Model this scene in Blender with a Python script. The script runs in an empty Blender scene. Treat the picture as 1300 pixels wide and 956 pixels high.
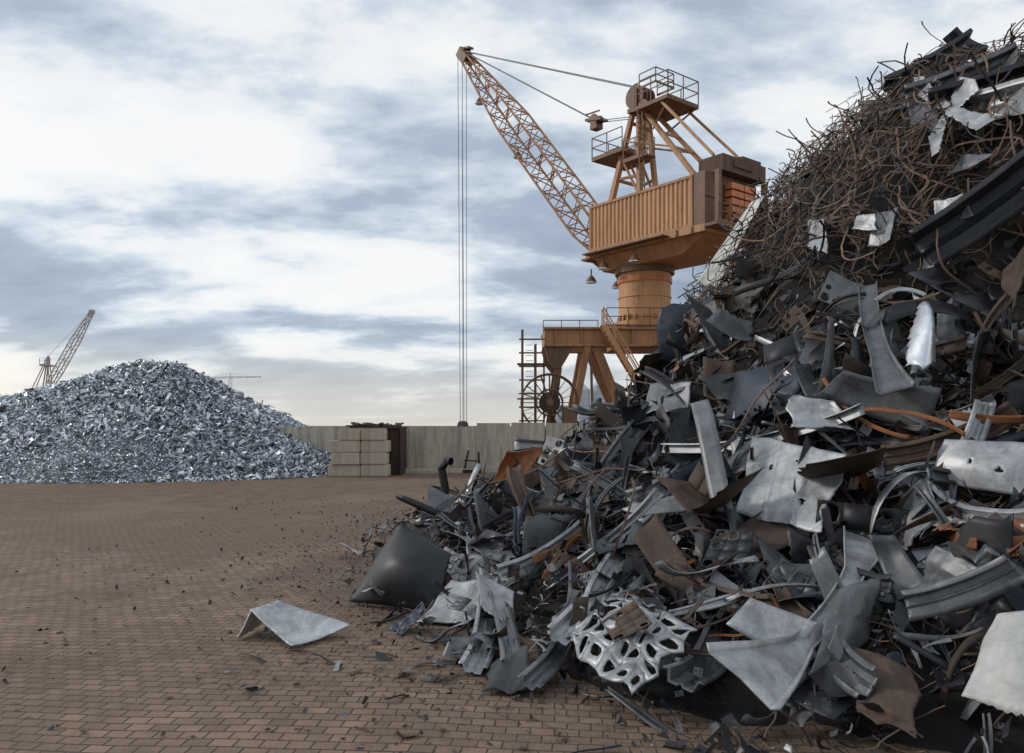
import bpy, math, random
import numpy as np
from mathutils import Vector, Matrix, noise
random.seed(7)
scene=bpy.context.scene
EYE=1.7
rad=math.radians
# ------------------------------------------------------------ materials
def newmat(name):
    m=bpy.data.materials.new(name); m.use_nodes=True
    nt=m.node_tree; b=nt.nodes['Principled BSDF']
    return m,nt,b
def N(nt,t,**k):
    n=nt.nodes.new(t)
    for a,b in k.items(): setattr(n,a,b)
    return n
def mixc(nt,f,a,b,bt='MIX'):
    n=nt.nodes.new('ShaderNodeMix'); n.data_type='RGBA'; n.blend_type=bt
    def s(i,v):
        if isinstance(v,(tuple,list)): n.inputs[i].default_value=(v[0],v[1],v[2],1)
        elif isinstance(v,(int,float)): n.inputs[i].default_value=v
        else: nt.links.new(v,n.inputs[i])
    s(0,f); s(6,a); s(7,b)
    return n.outputs[2]
def mathn(nt,op,a,b=0.0,clamp=False):
    n=nt.nodes.new('ShaderNodeMath'); n.operation=op; n.use_clamp=clamp
    for i,v in enumerate((a,b)):
        if isinstance(v,(int,float)): n.inputs[i].default_value=v
        else: nt.links.new(v,n.inputs[i])
    return n.outputs[0]
def ramp(nt,f,p0,p1,c0=(0,0,0),c1=(1,1,1)):
    n=nt.nodes.new('ShaderNodeValToRGB')
    n.color_ramp.elements[0].position=p0; n.color_ramp.elements[1].position=p1
    n.color_ramp.elements[0].color=(*c0,1); n.color_ramp.elements[1].color=(*c1,1)
    nt.links.new(f,n.inputs[0]); return n.outputs[0]
def noisen(nt,vec,scale,detail=5,rough=.6,dist=0):
    n=nt.nodes.new('ShaderNodeTexNoise'); n.inputs['Scale'].default_value=scale
    n.inputs['Detail'].default_value=detail; n.inputs['Roughness'].default_value=rough
    n.inputs['Distortion'].default_value=dist
    if vec is not None: nt.links.new(vec,n.inputs['Vector'])
    return n.outputs['Fac']
def scrap_mat(name,col,metal,rough,rust=.3,rustcol=(.13,.06,.03),tintamt=1.0,dirt=.5):
    m,nt,b=newmat(name)
    tc=N(nt,'ShaderNodeTexCoord').outputs['Object']
    at=N(nt,'ShaderNodeAttribute'); at.attribute_name='tint'
    n1=noisen(nt,tc,4.5,8,.72,.5); n2=noisen(nt,tc,9,7,.7,1.0); n3=noisen(nt,tc,28,5,.75)
    c=mixc(nt,ramp(nt,n1,.38,.64),tuple(x*dirt for x in col),col)
    c=mixc(nt,mathn(nt,'MULTIPLY',ramp(nt,n3,.5,.72),.45),c,tuple(x*dirt*.8 for x in col))
    c=mixc(nt,ramp(nt,n2,.72-rust*.35,.86-rust*.3),c,rustcol)
    t=mathn(nt,'ADD',mathn(nt,'MULTIPLY',at.outputs['Fac'],tintamt),1.0-.5*tintamt)
    cb=N(nt,'ShaderNodeCombineColor')
    for i in range(3): nt.links.new(t,cb.inputs[i])
    c=mixc(nt,1.0,c,cb.outputs[0],'MULTIPLY')
    nt.links.new(c,b.inputs['Base Color'])
    b.inputs['Metallic'].default_value=metal
    r=mathn(nt,'ADD',mathn(nt,'MULTIPLY',n1,.35),rough-.15,True)
    nt.links.new(r,b.inputs['Roughness'])
    bp=N(nt,'ShaderNodeBump'); bp.inputs['Strength'].default_value=.25; bp.inputs['Distance'].default_value=.01
    nt.links.new(n1,bp.inputs['Height']); nt.links.new(bp.outputs[0],b.inputs['Normal'])
    return m
M={}
M['light']=scrap_mat('galvanised_steel',(.40,.41,.42),.45,.45,.25,(.2,.13,.09))
M['mid']=scrap_mat('grey_steel',(.155,.162,.172),.4,.45,.3,(.11,.068,.045))
M['dark']=scrap_mat('dark_steel',(.034,.036,.041),.25,.48,.2,(.08,.05,.037))
M['rust']=scrap_mat('rusty_steel',(.090,.058,.042),.1,.75,.5,(.13,.066,.035))
M['orange']=scrap_mat('orange_rust',(.33,.12,.04),.05,.7,.45,(.14,.06,.025))
M['alu']=scrap_mat('bright_aluminium',(.72,.75,.78),.8,.36,.02,(.3,.3,.3),dirt=.8)
M['white']=scrap_mat('white_painted_steel',(.55,.55,.52),.1,.5,.2,(.3,.2,.12),dirt=.7)
M['wire']=scrap_mat('rusty_wire',(.19,.12,.082),.1,.7,.4,(.22,.115,.06),dirt=.6)
M['blue']=scrap_mat('blue_black_painted_steel',(.03,.042,.065),.25,.45,.05)
M['core']=scrap_mat('packed_scrap_gap_shade',(.014,.012,.011),.0,.95,.3,(.02,.015,.012))  # near-black colour paints in the shade of the gaps between pieces
M['shard']=scrap_mat('aluminium_shavings',(.68,.73,.79),.45,.42,.0,(.2,.2,.22),tintamt=1.2,dirt=.65)
M['shardcore']=scrap_mat('packed_aluminium',(.15,.17,.20),.2,.7,.0)
def paint_mat(name,col,rough=.5,grime=.5,streak=True,metal=0,scale=.6):
    m,nt,b=newmat(name)
    tc=N(nt,'ShaderNodeTexCoord').outputs['Object']
    mp=N(nt,'ShaderNodeMapping'); nt.links.new(tc,mp.inputs[0]); mp.inputs['Scale'].default_value=(3,3,.35) if streak else (1,1,1)
    n1=noisen(nt,mp.outputs[0],scale*1.5,7,.7); n2=noisen(nt,tc,scale*.5,5,.6,.5); n3=noisen(nt,tc,scale*5,6,.7,.4)
    c=mixc(nt,ramp(nt,n1,.42,.68),col,tuple(x*(1-grime) for x in col))
    c=mixc(nt,ramp(nt,n2,.45,.8),c,tuple(x*(1-grime*.6) for x in col))
    c=mixc(nt,mathn(nt,'MULTIPLY',ramp(nt,n3,.56,.68),grime),c,(col[0]*.45,col[1]*.4,col[2]*.4))
    nt.links.new(c,b.inputs['Base Color']); b.inputs['Roughness'].default_value=rough; b.inputs['Metallic'].default_value=metal
    bp=N(nt,'ShaderNodeBump'); bp.inputs['Strength'].default_value=.15; bp.inputs['Distance'].default_value=.03
    nt.links.new(n1,bp.inputs['Height']); nt.links.new(bp.outputs[0],b.inputs['Normal'])
    return m
M['crane']=paint_mat('weathered_orange_paint',(.60,.31,.14),.6,.42)
M['crane_d']=paint_mat('weathered_brown_orange_paint',(.44,.215,.095),.6,.45)
M['crane_o']=paint_mat('fresh_orange_paint',(.62,.2,.07),.55,.4)
M['crane_b']=paint_mat('grimy_brown_paint',(.19,.10,.055),.6,.5)
M['cw']=paint_mat('rust_stained_counterweight',(.13,.078,.05),.85,.5)
M['black']=paint_mat('greasy_dark_steel',(.035,.03,.028),.5,.3,metal=.3)
M['rope']=paint_mat('steel_rope',(.10,.10,.105),.5,.2,metal=.3)
M['lamp']=paint_mat('lamp_glass',(.75,.75,.72),.15,.1,metal=.6)
M['concrete']=paint_mat('stained_concrete',(.56,.50,.41),.9,.5,scale=1.2)
M['block']=paint_mat('pale_concrete_block',(.54,.46,.36),.9,.35,scale=1.3)
M['grey']=paint_mat('pale_cladding',(.5,.55,.6),.6,.15)
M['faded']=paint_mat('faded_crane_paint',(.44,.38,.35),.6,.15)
M['hazy']=paint_mat('hazy_grey_paint',(.46,.47,.49),.6,.1)
M['brownrust']=paint_mat('brown_rusted_container',(.085,.05,.037),.75,.6)
# ------------------------------------------------------------ mesh helpers
class MB:
    def __init__(s): s.v=[]; s.f=[]; s.m=[]
    def add(s,v,f,mi=0):
        o=len(s.v); s.v+= [tuple(p) for p in v]; s.f+=[tuple(i+o for i in q) for q in f]; s.m+=[mi]*len(f)
    def box(s,a,b,mi=0):
        x0,y0,z0=a; x1,y1,z1=b
        s.add([(x0,y0,z0),(x1,y0,z0),(x1,y1,z0),(x0,y1,z0),(x0,y0,z1),(x1,y0,z1),(x1,y1,z1),(x0,y1,z1)],
         [(0,3,2,1),(4,5,6,7),(0,1,5,4),(1,2,6,5),(2,3,7,6),(3,0,4,7)],mi)
    def beam(s,p,q,w,h=None,w2=None,h2=None,mi=0):
        h=h or w; w2=w2 or w; h2=h2 or h
        p=Vector(p);q=Vector(q);d=(q-p).normalized()
        up=Vector((0,0,1)) if abs(d.z)<.95 else Vector((0,1,0))
        a=d.cross(up).normalized(); c=a.cross(d)
        V=[]
        for P,W,H in((p,w,h),(q,w2,h2)):
            for i,j in((-1,-1),(1,-1),(1,1),(-1,1)): V.append(P+a*W/2*i+c*H/2*j)
        s.add(V,[(0,3,2,1),(4,5,6,7),(0,1,5,4),(1,2,6,5),(2,3,7,6),(3,0,4,7)],mi)
    def tube(s,p,q,r,n=8,r2=None,mi=0):
        r2=r if r2 is None else r2
        p=Vector(p);q=Vector(q);d=(q-p).normalized()
        up=Vector((0,0,1)) if abs(d.z)<.95 else Vector((0,1,0))
        a=d.cross(up).normalized(); c=a.cross(d)
        V=[P+ (a*math.cos(2*math.pi*i/n)+c*math.sin(2*math.pi*i/n))*R for P,R in((p,r),(q,r2)) for i in range(n)]
        F=[(i,(i+1)%n,n+(i+1)%n,n+i) for i in range(n)]+[tuple(range(n))[::-1],tuple(range(n,2*n))]
        s.add(V,F,mi)
    def path(s,pts,r,n=5,mi=0):
        V,F=tube_path(pts,r,n); s.add(V,F,mi)
    def rail(s,pts,h=1.1,r=.03):
        pts=[Vector(p) for p in pts]
        for a,b in zip(pts[:-1],pts[1:]):
            L=(b-a).length; k=max(1,round(L/1.2))
            for i in range(k+1):
                p=a.lerp(b,i/k); s.beam(p,p+Vector((0,0,h)),r*1.6)
            for z in(h,h*.55): s.beam(a+Vector((0,0,z)),b+Vector((0,0,z)),r*1.6)
            s.beam(a+Vector((0,0,.07)),b+Vector((0,0,.07)),.03,.14)
def tube_path(pts,r,n=5):
    pts=[Vector(p) for p in pts]; V=[];F=[]
    up=Vector((.3,.2,1)).normalized()
    for i,p in enumerate(pts):
        d=(pts[min(i+1,len(pts)-1)]-pts[max(i-1,0)]).normalized()
        a=d.cross(up)
        if a.length<.05: a=d.cross(Vector((1,0,0)))
        a.normalize(); c=a.cross(d)
        for k in range(n):
            t=2*math.pi*k/n; V.append(p+(a*math.cos(t)+c*math.sin(t))*r)
    for i in range(len(pts)-1):
        for k in range(n): F.append((i*n+k,i*n+(k+1)%n,(i+1)*n+(k+1)%n,(i+1)*n+k))
    return V,F
def mkobj(name,V,F,mats,parent=None,mi=None,tint=None,smooth=35,loc=None,**props):
    me=bpy.data.meshes.new(name); me.from_pydata([tuple(v) for v in V] if not isinstance(V,np.ndarray) else V.tolist(),[],F)
    for m in (mats if isinstance(mats,(list,tuple)) else [mats]): me.materials.append(m)
    if mi is not None: me.polygons.foreach_set('material_index',np.asarray(mi,dtype=np.int32))
    if smooth:
        me.polygons.foreach_set('use_smooth',[True]*len(me.polygons))
        me.update(); me.set_sharp_from_angle(angle=rad(smooth))
    if tint is not None:
        at=me.attributes.new('tint','FLOAT','POINT')
        at.data.foreach_set('value',np.broadcast_to(np.asarray(tint,dtype=np.float32),(len(me.vertices),)).copy())
    me.update()
    o=bpy.data.objects.new(name,me); scene.collection.objects.link(o)
    if parent: o.parent=parent
    if loc is not None: o.location=loc
    for k,v in props.items(): o[k]=v
    return o
def fin(mb,name,mats,parent=None,**k):
    return mkobj(name,mb.v,mb.f,mats,parent,mi=mb.m,**k)
def empty(name,loc,**props):
    e=bpy.data.objects.new(name,None); e.location=loc; scene.collection.objects.link(e)
    for k,v in props.items(): e[k]=v
    return e
# ------------------------------------------------------------ camera
cam=bpy.data.cameras.new('camera'); co=bpy.data.objects.new('camera',cam); scene.collection.objects.link(co)
co.location=(0,0,EYE); co.rotation_euler=(rad(90),0,0)
cam.sensor_width=36; cam.lens=36*1000/1300; cam.shift_y=62/1300; cam.clip_end=5000; cam.clip_start=.05
scene.camera=co
# ------------------------------------------------------------ world
w=bpy.data.worlds.new('World'); scene.world=w; w.use_nodes=True
nt=w.node_tree; nt.nodes.clear()
out=N(nt,'ShaderNodeOutputWorld')
SUN_EL=28; SUN_AZ=-75
sky=N(nt,'ShaderNodeTexSky'); sky.sky_type='NISHITA'; sky.sun_disc=False
sky.sun_elevation=rad(SUN_EL); sky.sun_rotation=rad(SUN_AZ)
bg1=N(nt,'ShaderNodeBackground'); bg1.inputs[1].default_value=.11; nt.links.new(sky.outputs[0],bg1.inputs[0])
g=N(nt,'ShaderNodeTexCoord').outputs['Generated']
sx=N(nt,'ShaderNodeSeparateXYZ'); nt.links.new(g,sx.inputs[0])
zz=mathn(nt,'ADD',mathn(nt,'MAXIMUM',sx.outputs[2],0.0),.24)
cx=N(nt,'ShaderNodeCombineXYZ')
nt.links.new(mathn(nt,'DIVIDE',sx.outputs[0],zz),cx.inputs[0]); nt.links.new(mathn(nt,'DIVIDE',sx.outputs[1],zz),cx.inputs[1])
mp=N(nt,'ShaderNodeMapping'); nt.links.new(cx.outputs[0],mp.inputs[0]); mp.inputs['Location'].default_value=(3.1,1.7,0.4); mp.inputs['Scale'].default_value=(.85,1.25,1)
n1=noisen(nt,mp.outputs[0],1.15,10,.52,.15)
n2=noisen(nt,mp.outputs[0],4.2,10,.6,.1)
vd=N(nt,'ShaderNodeVectorMath'); vd.operation='DOT_PRODUCT'; nt.links.new(g,vd.inputs[0]); vd.inputs[1].default_value=Vector((-.50,.95,.28)).normalized()
glow=mathn(nt,'POWER',mathn(nt,'MAXIMUM',vd.outputs['Value'],0.0),12.0)
dens=mathn(nt,'ADD',mathn(nt,'MULTIPLY',n1,.76),mathn(nt,'MULTIPLY',n2,.24))
dens=mathn(nt,'SUBTRACT',dens,mathn(nt,'MULTIPLY',glow,.045))
rp=N(nt,'ShaderNodeValToRGB'); nt.links.new(dens,rp.inputs[0])
cr=rp.color_ramp
cr.elements[0].position=.40; cr.elements[0].color=(1.0,1.0,.99,1)
cr.elements[1].position=.62; cr.elements[1].color=(.30,.37,.47,1)
for p,c in((.445,(.90,.93,.96)),(.475,(.68,.76,.84)),(.52,(.44,.52,.63))):
    e=cr.elements.new(p); e.color=(*c,1)
c=rp.outputs[0]
hz=ramp(nt,sx.outputs[2],.0,.11,(1,1,1),(0,0,0))
c=mixc(nt,mathn(nt,'MULTIPLY',hz,.65),c,(.92,.85,.72))
bg2=N(nt,'ShaderNodeBackground'); bg2.inputs[1].default_value=1.0; nt.links.new(c,bg2.inputs[0])
ms=N(nt,'ShaderNodeMixShader'); ms.inputs[0].default_value=.9
nt.links.new(bg1.outputs[0],ms.inputs[1]); nt.links.new(bg2.outputs[0],ms.inputs[2]); nt.links.new(ms.outputs[0],out.inputs[0])
sl=bpy.data.lights.new('sun','SUN'); sl.energy=1.5; sl.angle=rad(10); sl.color=(1,.94,.86)
so=bpy.data.objects.new('sun',sl); scene.collection.objects.link(so)
sd=Vector((math.sin(rad(SUN_AZ))*math.cos(rad(SUN_EL)),math.cos(rad(SUN_AZ))*math.cos(rad(SUN_EL)),math.sin(rad(SUN_EL))))
so.rotation_euler=(-sd).to_track_quat('-Z','Y').to_euler(); so.location=(-20,0,30)
scene.view_settings.view_transform='Standard'; scene.view_settings.look='None'; scene.view_settings.exposure=0
# ------------------------------------------------------------ ground
m,nt,b=newmat('dirty_brick_pavers')
tc=N(nt,'ShaderNodeTexCoord').outputs['Object']
mp=N(nt,'ShaderNodeMapping'); nt.links.new(tc,mp.inputs[0]); mp.inputs['Rotation'].default_value=(0,0,rad(5))
nw=N(nt,'ShaderNodeTexNoise'); nw.inputs['Scale'].default_value=.5; nt.links.new(tc,nw.inputs['Vector'])
va=N(nt,'ShaderNodeVectorMath'); va.operation='MULTIPLY_ADD'; nt.links.new(nw.outputs['Color'],va.inputs[0]); va.inputs[1].default_value=(.18,.18,0); nt.links.new(mp.outputs[0],va.inputs[2])
br=N(nt,'ShaderNodeTexBrick'); nt.links.new(va.outputs[0],br.inputs['Vector'])
br.inputs['Scale'].default_value=1; br.inputs['Brick Width'].default_value=.135; br.inputs['Row Height'].default_value=.10
br.inputs['Mortar Size'].default_value=.007; br.inputs['Mortar Smooth'].default_value=.8; br.inputs['Bias'].default_value=-.1
br.inputs['Color1'].default_value=(.28,.19,.135,1); br.inputs['Color2'].default_value=(.175,.12,.085,1); br.inputs['Mortar'].default_value=(.055,.04,.03,1)
na=noisen(nt,tc,.22,7,.65,.6); nb=noisen(nt,tc,2.2,9,.72,.3); nc=noisen(nt,tc,30,4,.7)
c=mixc(nt,mathn(nt,'MULTIPLY',ramp(nt,nb,.46,.62),.7),br.outputs['Color'],(.15,.104,.074))
c=mixc(nt,mathn(nt,'MULTIPLY',ramp(nt,na,.42,.60),.7),c,(.10,.07,.05))
c=mixc(nt,mathn(nt,'MULTIPLY',ramp(nt,nc,.5,.8),.5),c,(.29,.22,.165))
sg=N(nt,'ShaderNodeSeparateXYZ'); nt.links.new(tc,sg.inputs[0])
fy=mathn(nt,'MULTIPLY',mathn(nt,'SUBTRACT',mathn(nt,'ADD',sg.outputs[1],mathn(nt,'MULTIPLY',na,14.0)),16.5),.13,True)
dirt=mixc(nt,ramp(nt,nb,.35,.65),(.085,.055,.037),(.21,.14,.096))
dirt=mixc(nt,mathn(nt,'MULTIPLY',ramp(nt,na,.5,.62),.6),dirt,(.24,.17,.12))
c=mixc(nt,mathn(nt,'MULTIPLY',fy,.85),c,dirt)
nt.links.new(c,b.inputs['Base Color'])
rr=mathn(nt,'ADD',mathn(nt,'MULTIPLY',nb,.4),.62,True); nt.links.new(rr,b.inputs['Roughness']); b.inputs['Specular IOR Level'].default_value=.25
hh=mathn(nt,'ADD',mathn(nt,'MULTIPLY',br.outputs['Fac'],-.8),mathn(nt,'ADD',mathn(nt,'MULTIPLY',nb,1.2),mathn(nt,'MULTIPLY',nc,.3)))
bp=N(nt,'ShaderNodeBump'); bp.inputs['Strength'].default_value=.8; bp.inputs['Distance'].default_value=.018
nt.links.new(hh,bp.inputs['Height']); nt.links.new(bp.outputs[0],b.inputs['Normal'])
M['ground']=m
mkobj('ground',[(-1500,-40,0),(1500,-40,0),(1500,2500,0),(-1500,2500,0)],[(0,1,2,3)],m,smooth=0,kind='structure',label='brown dirty brick paved scrapyard ground',category='ground')
# ------------------------------------------------------------ right heap surface
CX,CY=9.0,12.0
RR=[0,1,2.5,4,5,5.8,6.5,8,9.8,11.05,12.2]; ZZ=[6.95,6.9,6.7,6.15,5.1,3.85,2.8,1.3,.45,.05,-.5]
def Hs(x,y):
    dx,dy=x-CX,y-CY; r=math.hypot(dx,dy); a=math.atan2(dy,dx)
    r+= .35*noise.noise(Vector((math.cos(a)*3,math.sin(a)*3,2.3)))
    z=float(np.interp(r,RR,ZZ))
    amp=min(1,max(0,z/1.5+.15))
    z+=amp*(.5*noise.noise(Vector((x*.7,y*.7,5)))+.28*noise.noise(Vector((x*2.0,y*2.0,9))))
    return z
def Hn(x,y):
    e=.15; return Vector((Hs(x-e,y)-Hs(x+e,y),Hs(x,y-e)-Hs(x,y+e),2*e)).normalized()
def sight(az,el,lift=.1):
    """point on the pile along a surveyed bearing/elevation (thousandths), lifted off its surface"""
    u,v=az/1000,el/1000; d=2.8; best=None;bd=9e9
    while d<15:
        x,y,z=u*d,d,EYE+v*d
        h=Hs(x,y)
        if z<=h: break
        if z-h<bd: bd=z-h; best=d
        d+=.05
    else:
        d=best
    d-=lift
    return Vector((u*d,d,max(.02,EYE+v*d)))
n=130; V=[];F=[]
for i in range(n):
    for j in range(n):
        x=CX-12.6+25.2*i/(n-1); y=CY-12.6+25.2*j/(n-1)
        V.append((x,y,Hs(x,y)-.12))
for i in range(n-1):
    for j in range(n-1):
        q=(i*n+j,(i+1)*n+j,(i+1)*n+j+1,i*n+j+1)
        if max(V[k][2] for k in q)>-.1: F.append(q)
heapV=V; heapF=F
# ------------------------------------------------------------ scrap prototypes
def sweep(L,n,prof,A=0,B=0,ph=0,f=1,C=0,tw=0,wf=None):
    P=np.zeros(3); V=[]; k=len(prof); ds=L/n
    for i in range(n+1):
        s=i/n
        th=B*(s-.5)+A*math.sin(2*math.pi*f*s+ph); ps=C*(s-.5)
        T=np.array([math.cos(th)*math.cos(ps),math.sin(ps),math.sin(th)*math.cos(ps)])
        S=np.array([-math.sin(ps),math.cos(ps),0.]); S-=T*S.dot(T); S/=np.linalg.norm(S); U=np.cross(T,S)
        t=tw*s; S2=S*math.cos(t)+U*math.sin(t); U2=-S*math.sin(t)+U*math.cos(t)
        wd=wf(s) if wf else 1
        for (y,z) in prof: V.append(P+S2*y*wd+U2*z)
        P=P+T*ds
    F=[(i*k+j,i*k+j+1,(i+1)*k+j+1,(i+1)*k+j) for i in range(n) for j in range(k-1)]
    V=np.array(V)
    return V,F
def align(V,k,L):
    a=V[:k].mean(0); b=V[-k:].mean(0); V=V-a; c=b-a; l=np.linalg.norm(c)
    q=Vector(c).rotation_difference(Vector((1,0,0))).to_matrix()
    return (V@np.array(q).T)*(L/l)
def crumple(V,rg,amt=.12,k=3):
    V=V.copy()
    for _ in range(k):
        a=rg.uniform(0,math.pi); d=np.array([math.cos(a),math.sin(a)]); c=rg.uniform(-.3,.3)
        t=V[:,:2]@d-c; V[:,2]+=rg.uniform(-1,1)*amt*4.0*np.maximum(t,0)
    for i in range(len(V)):
        V[i,2]+=amt*.12*noise.noise(Vector((V[i,0]*3,V[i,1]*3,k*7.7+amt*50)))
    return V
def p_sheet(rg,nx=8,ny=7,asp=None,amt=.14,k=3):
    asp=asp or rg.uniform(.25,.8)
    cs=np.array([(-.5,-.5),(.5,-.5),(.5,.5),(-.5,.5)])*rg.uniform(.45,1,(4,2))
    jag=rg.integers(0,4); cv=rg.uniform(-.5,.5)
    V=[]
    for i in range(nx+1):
        for j in range(ny+1):
            s,t=i/nx,j/ny
            p=(cs[0]*(1-s)+cs[1]*s)*(1-t)+(cs[3]*(1-s)+cs[2]*s)*t
            if (jag==0 and i==0) or (jag==1 and i==nx): p=p*(1-.25*rg.random())
            V.append((p[0],p[1]*asp,cv*(p[0]**2)))
    hole=rg.integers(0,3)==0; hx,hy=rg.integers(2,nx-2),rg.integers(2,ny-2)
    F=[(i*(ny+1)+j,(i+1)*(ny+1)+j,(i+1)*(ny+1)+j+1,i*(ny+1)+j+1) for i in range(nx) for j in range(ny) if not(hole and hx<=i<hx+2 and j==hy)]
    return crumple(np.array(V,float),rg,amt,k),F
def p_strip(rg):
    wd=rg.uniform(.04,.16); V,F=sweep(1.4,14,[(-wd/2,0),(0,rg.uniform(-.02,.02)),(wd/2,0)],A=rg.uniform(0,.6),B=rg.uniform(-1.6,1.6),ph=rg.uniform(0,6),f=rg.uniform(.4,1.2),C=rg.uniform(-.7,.7),tw=rg.uniform(-1.6,1.6),wf=(lambda s,a=rg.uniform(0,.4),b=rg.uniform(0,6):1+a*math.sin(5*s+b)))
    return V-V.mean(0),F
def p_channel(rg):
    wd=rg.uniform(.05,.11);h=rg.uniform(.03,.06)
    V,F=sweep(1.6,12,[(-wd/2-.03,h),(-wd/2,h),(-wd/2.4,0),(wd/2.4,0),(wd/2,h),(wd/2+.03,h)],A=rg.uniform(0,.25),B=rg.uniform(-.7,.7),ph=rg.uniform(0,6),C=rg.uniform(-.5,.5),tw=rg.uniform(-.8,.8),wf=(lambda s,b=rg.uniform(0,6):1+.3*math.sin(4*s+b)))
    return V-V.mean(0),F
def ringcells(nx,ny,rg,solid=.2):
    V=[];F=[]
    for i in range(nx):
        for j in range(ny):
            s0,s1,t0,t1=i/nx,(i+1)/nx,j/ny,(j+1)/ny
            cs,ct=(s0+s1)/2,(t0+t1)/2
            out=[(s0,t0),(cs,t0),(s1,t0),(s1,ct),(s1,t1),(cs,t1),(s0,t1),(s0,ct)]
            o=len(V)
            if rg.random()<solid:
                V+=out+[(cs,ct)]; F+=[(o+k,o+(k+1)%8,o+8) for k in range(8)]
            else:
                r=rg.uniform(.45,.84); ox,oy=rg.uniform(-.1,.1,2)
                inn=[]
                for (a,b_) in out:
                    da,db=(a-cs)/(s1-s0)*2,(b_-ct)/(t1-t0)*2; l=math.hypot(da,db); k_=r*(1/l)*(1.12 if l>1.2 else 1)
                    inn.append((cs+(da*k_+ox)*(s1-s0)/2,ct+(db*k_+oy)*(t1-t0)/2))
                V+=out+inn; F+=[(o+k,o+(k+1)%8,o+8+(k+1)%8,o+8+k) for k in range(8)]
    return V,F
def p_perf(rg):
    asp=rg.uniform(.35,.8); nx=int(rg.integers(3,6)); ny=max(1,int(nx*asp))
    V,F=ringcells(nx,ny,rg,.5)
    V=np.array([(s-.5,(t-.5)*asp,0) for s,t in V]); return crumple(V,rg,.1),F
def p_bracket(rg):
    a,b_=rg.uniform(.2,.5,2)
    V,F=sweep(1.1,12,[(-.13,.05),(-.11,0),(0,.0),(.11,0),(.13,.05)],A=rg.uniform(0,.25),B=rg.uniform(-.6,.6),C=rg.uniform(-.9,.9),tw=rg.uniform(-.5,.5),wf=lambda s:.35+a*3*(s-.5)**2*2+b_*max(0,s-.75)*4)
    return V-V.mean(0),F
def p_wire(rg,n=12,r=.008,wild=.5,sides=3):
    P=Vector((0,0,0)); d=Vector(rg.normal(size=3)).normalized(); pts=[P.copy()]
    dd=Vector(rg.normal(size=3))*.5*wild
    for i in range(n):
        dd=dd*.7+Vector(rg.normal(size=3))*.35*wild
        d=(d+dd*.5).normalized(); P=P+d/n; pts.append(P.copy())
    V,F=tube_path(pts,r,sides); V=np.array([tuple(v) for v in V]); return V-V.mean(0),F
rg=np.random.default_rng(5)
PRO=[('sheet',)+p_sheet(rg) for _ in range(18)]+[('sheet',)+p_sheet(rg,12,10,None,.2,7) for _ in range(12)]+[('strip',)+p_strip(rg) for _ in range(20)]+[('channel',)+p_channel(rg) for _ in range(10)]+[('perf',)+p_perf(rg) for _ in range(5)]+[('bracket',)+p_bracket(rg) for _ in range(8)]
WIR=[('wire',)+p_wire(rg,12,.011,rg.uniform(.4,2.2)) for _ in range(60)]
def basis(nrm,spin):
    z=Vector(nrm).normalized(); a=Vector((1,0,0)) if abs(z.x)<.8 else Vector((0,1,0))
    x=a.cross(z).normalized(); y=z.cross(x)
    x2=x*math.cos(spin)+y*math.sin(spin); y2=z.cross(x2)
    return np.array([[x2.x,y2.x,z.x],[x2.y,y2.y,z.y],[x2.z,y2.z,z.z]])
class Stuff:
    def __init__(s): s.V=[];s.F=[];s.m=[];s.t=[];s.o=0
    def put(s,P,sc,R,pos,mi,tint):
        _,V,F=P; W=(V*sc)@R.T+np.array(pos)
        s.V.append(W); o=s.o; s.F+=[tuple(i+o for i in q) for q in F]; s.m+=[mi]*len(F); s.t.append(np.full(len(V),tint)); s.o+=len(V)
    def make(s,name,mats,**k):
        return mkobj(name,np.concatenate(s.V),s.F,mats,mi=s.m,tint=np.concatenate(s.t),**k)
KEYS=['light','mid','dark','rust','orange','alu','wire','blue','core']
def rand_heap_pt(rg,near=False,view=False):
    while True:
        r=11.3*math.sqrt(rg.random()); a=rg.uniform(0,2*math.pi)
        x,y=CX+r*math.cos(a),CY+r*math.sin(a)
        if (x-CX)*(-.6)+(y-CY)*(-.8)<-3.0: continue
        dist=math.hypot(x,y)
        if near and dist>8.5: continue
        if dist<2.6: continue
        if y<.3*x: continue
        nr=Hn(x,y)
        if rg.random()>.27/max(.27,nr.z): continue
        if view:
            if y<3.2 or x/y>.68: continue
            z=Hs(x,y); vv=(Vector((0,0,EYE))-Vector((x,y,z)))
            if vv.normalized().dot(nr)<.12: continue
            el=(z-EYE)/y
            if el<-.40: continue
        return x,y
st=Stuff()
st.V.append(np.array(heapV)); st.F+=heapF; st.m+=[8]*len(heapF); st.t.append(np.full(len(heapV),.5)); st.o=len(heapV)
def pickmat(rg,z,x,y):
    if z>2.6: p=[.07,.15,.33,.41,.006,.003,0,.03]
    else: p=[.20,.26,.30,.21,.010,.003,0,.03]
    return int(rg.choice(8,p=np.array(p)/sum(p)))
def wirezone(x,y,z):
    return z>3.5+1.3*noise.noise(Vector((x*.5,y*.5,z*.5)))
for i in range(13500):
    near=i>10500
    x,y=rand_heap_pt(rg,near); z=Hs(x,y); nr=Hn(x,y)
    wz=wirezone(x,y,z)
    P=PRO[rg.choice(len(PRO))]
    sz=rg.choice([.16,.26,.4,.6],p=[.35,.3,.23,.12])*rg.uniform(.7,1.3)*(1 if not near else .65)
    if wz: sz*=.42
    if z<.35: sz*=.45
    nv=nr+Vector(rg.normal(size=3))*.6
    pos=Vector((x,y,z))+nr*rg.uniform(-.12,.14 if not wz else .0)
    st.put(P,sz,basis(nv,rg.uniform(0,6.28)),pos,pickmat(rg,z,x,y),rg.random())
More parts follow.
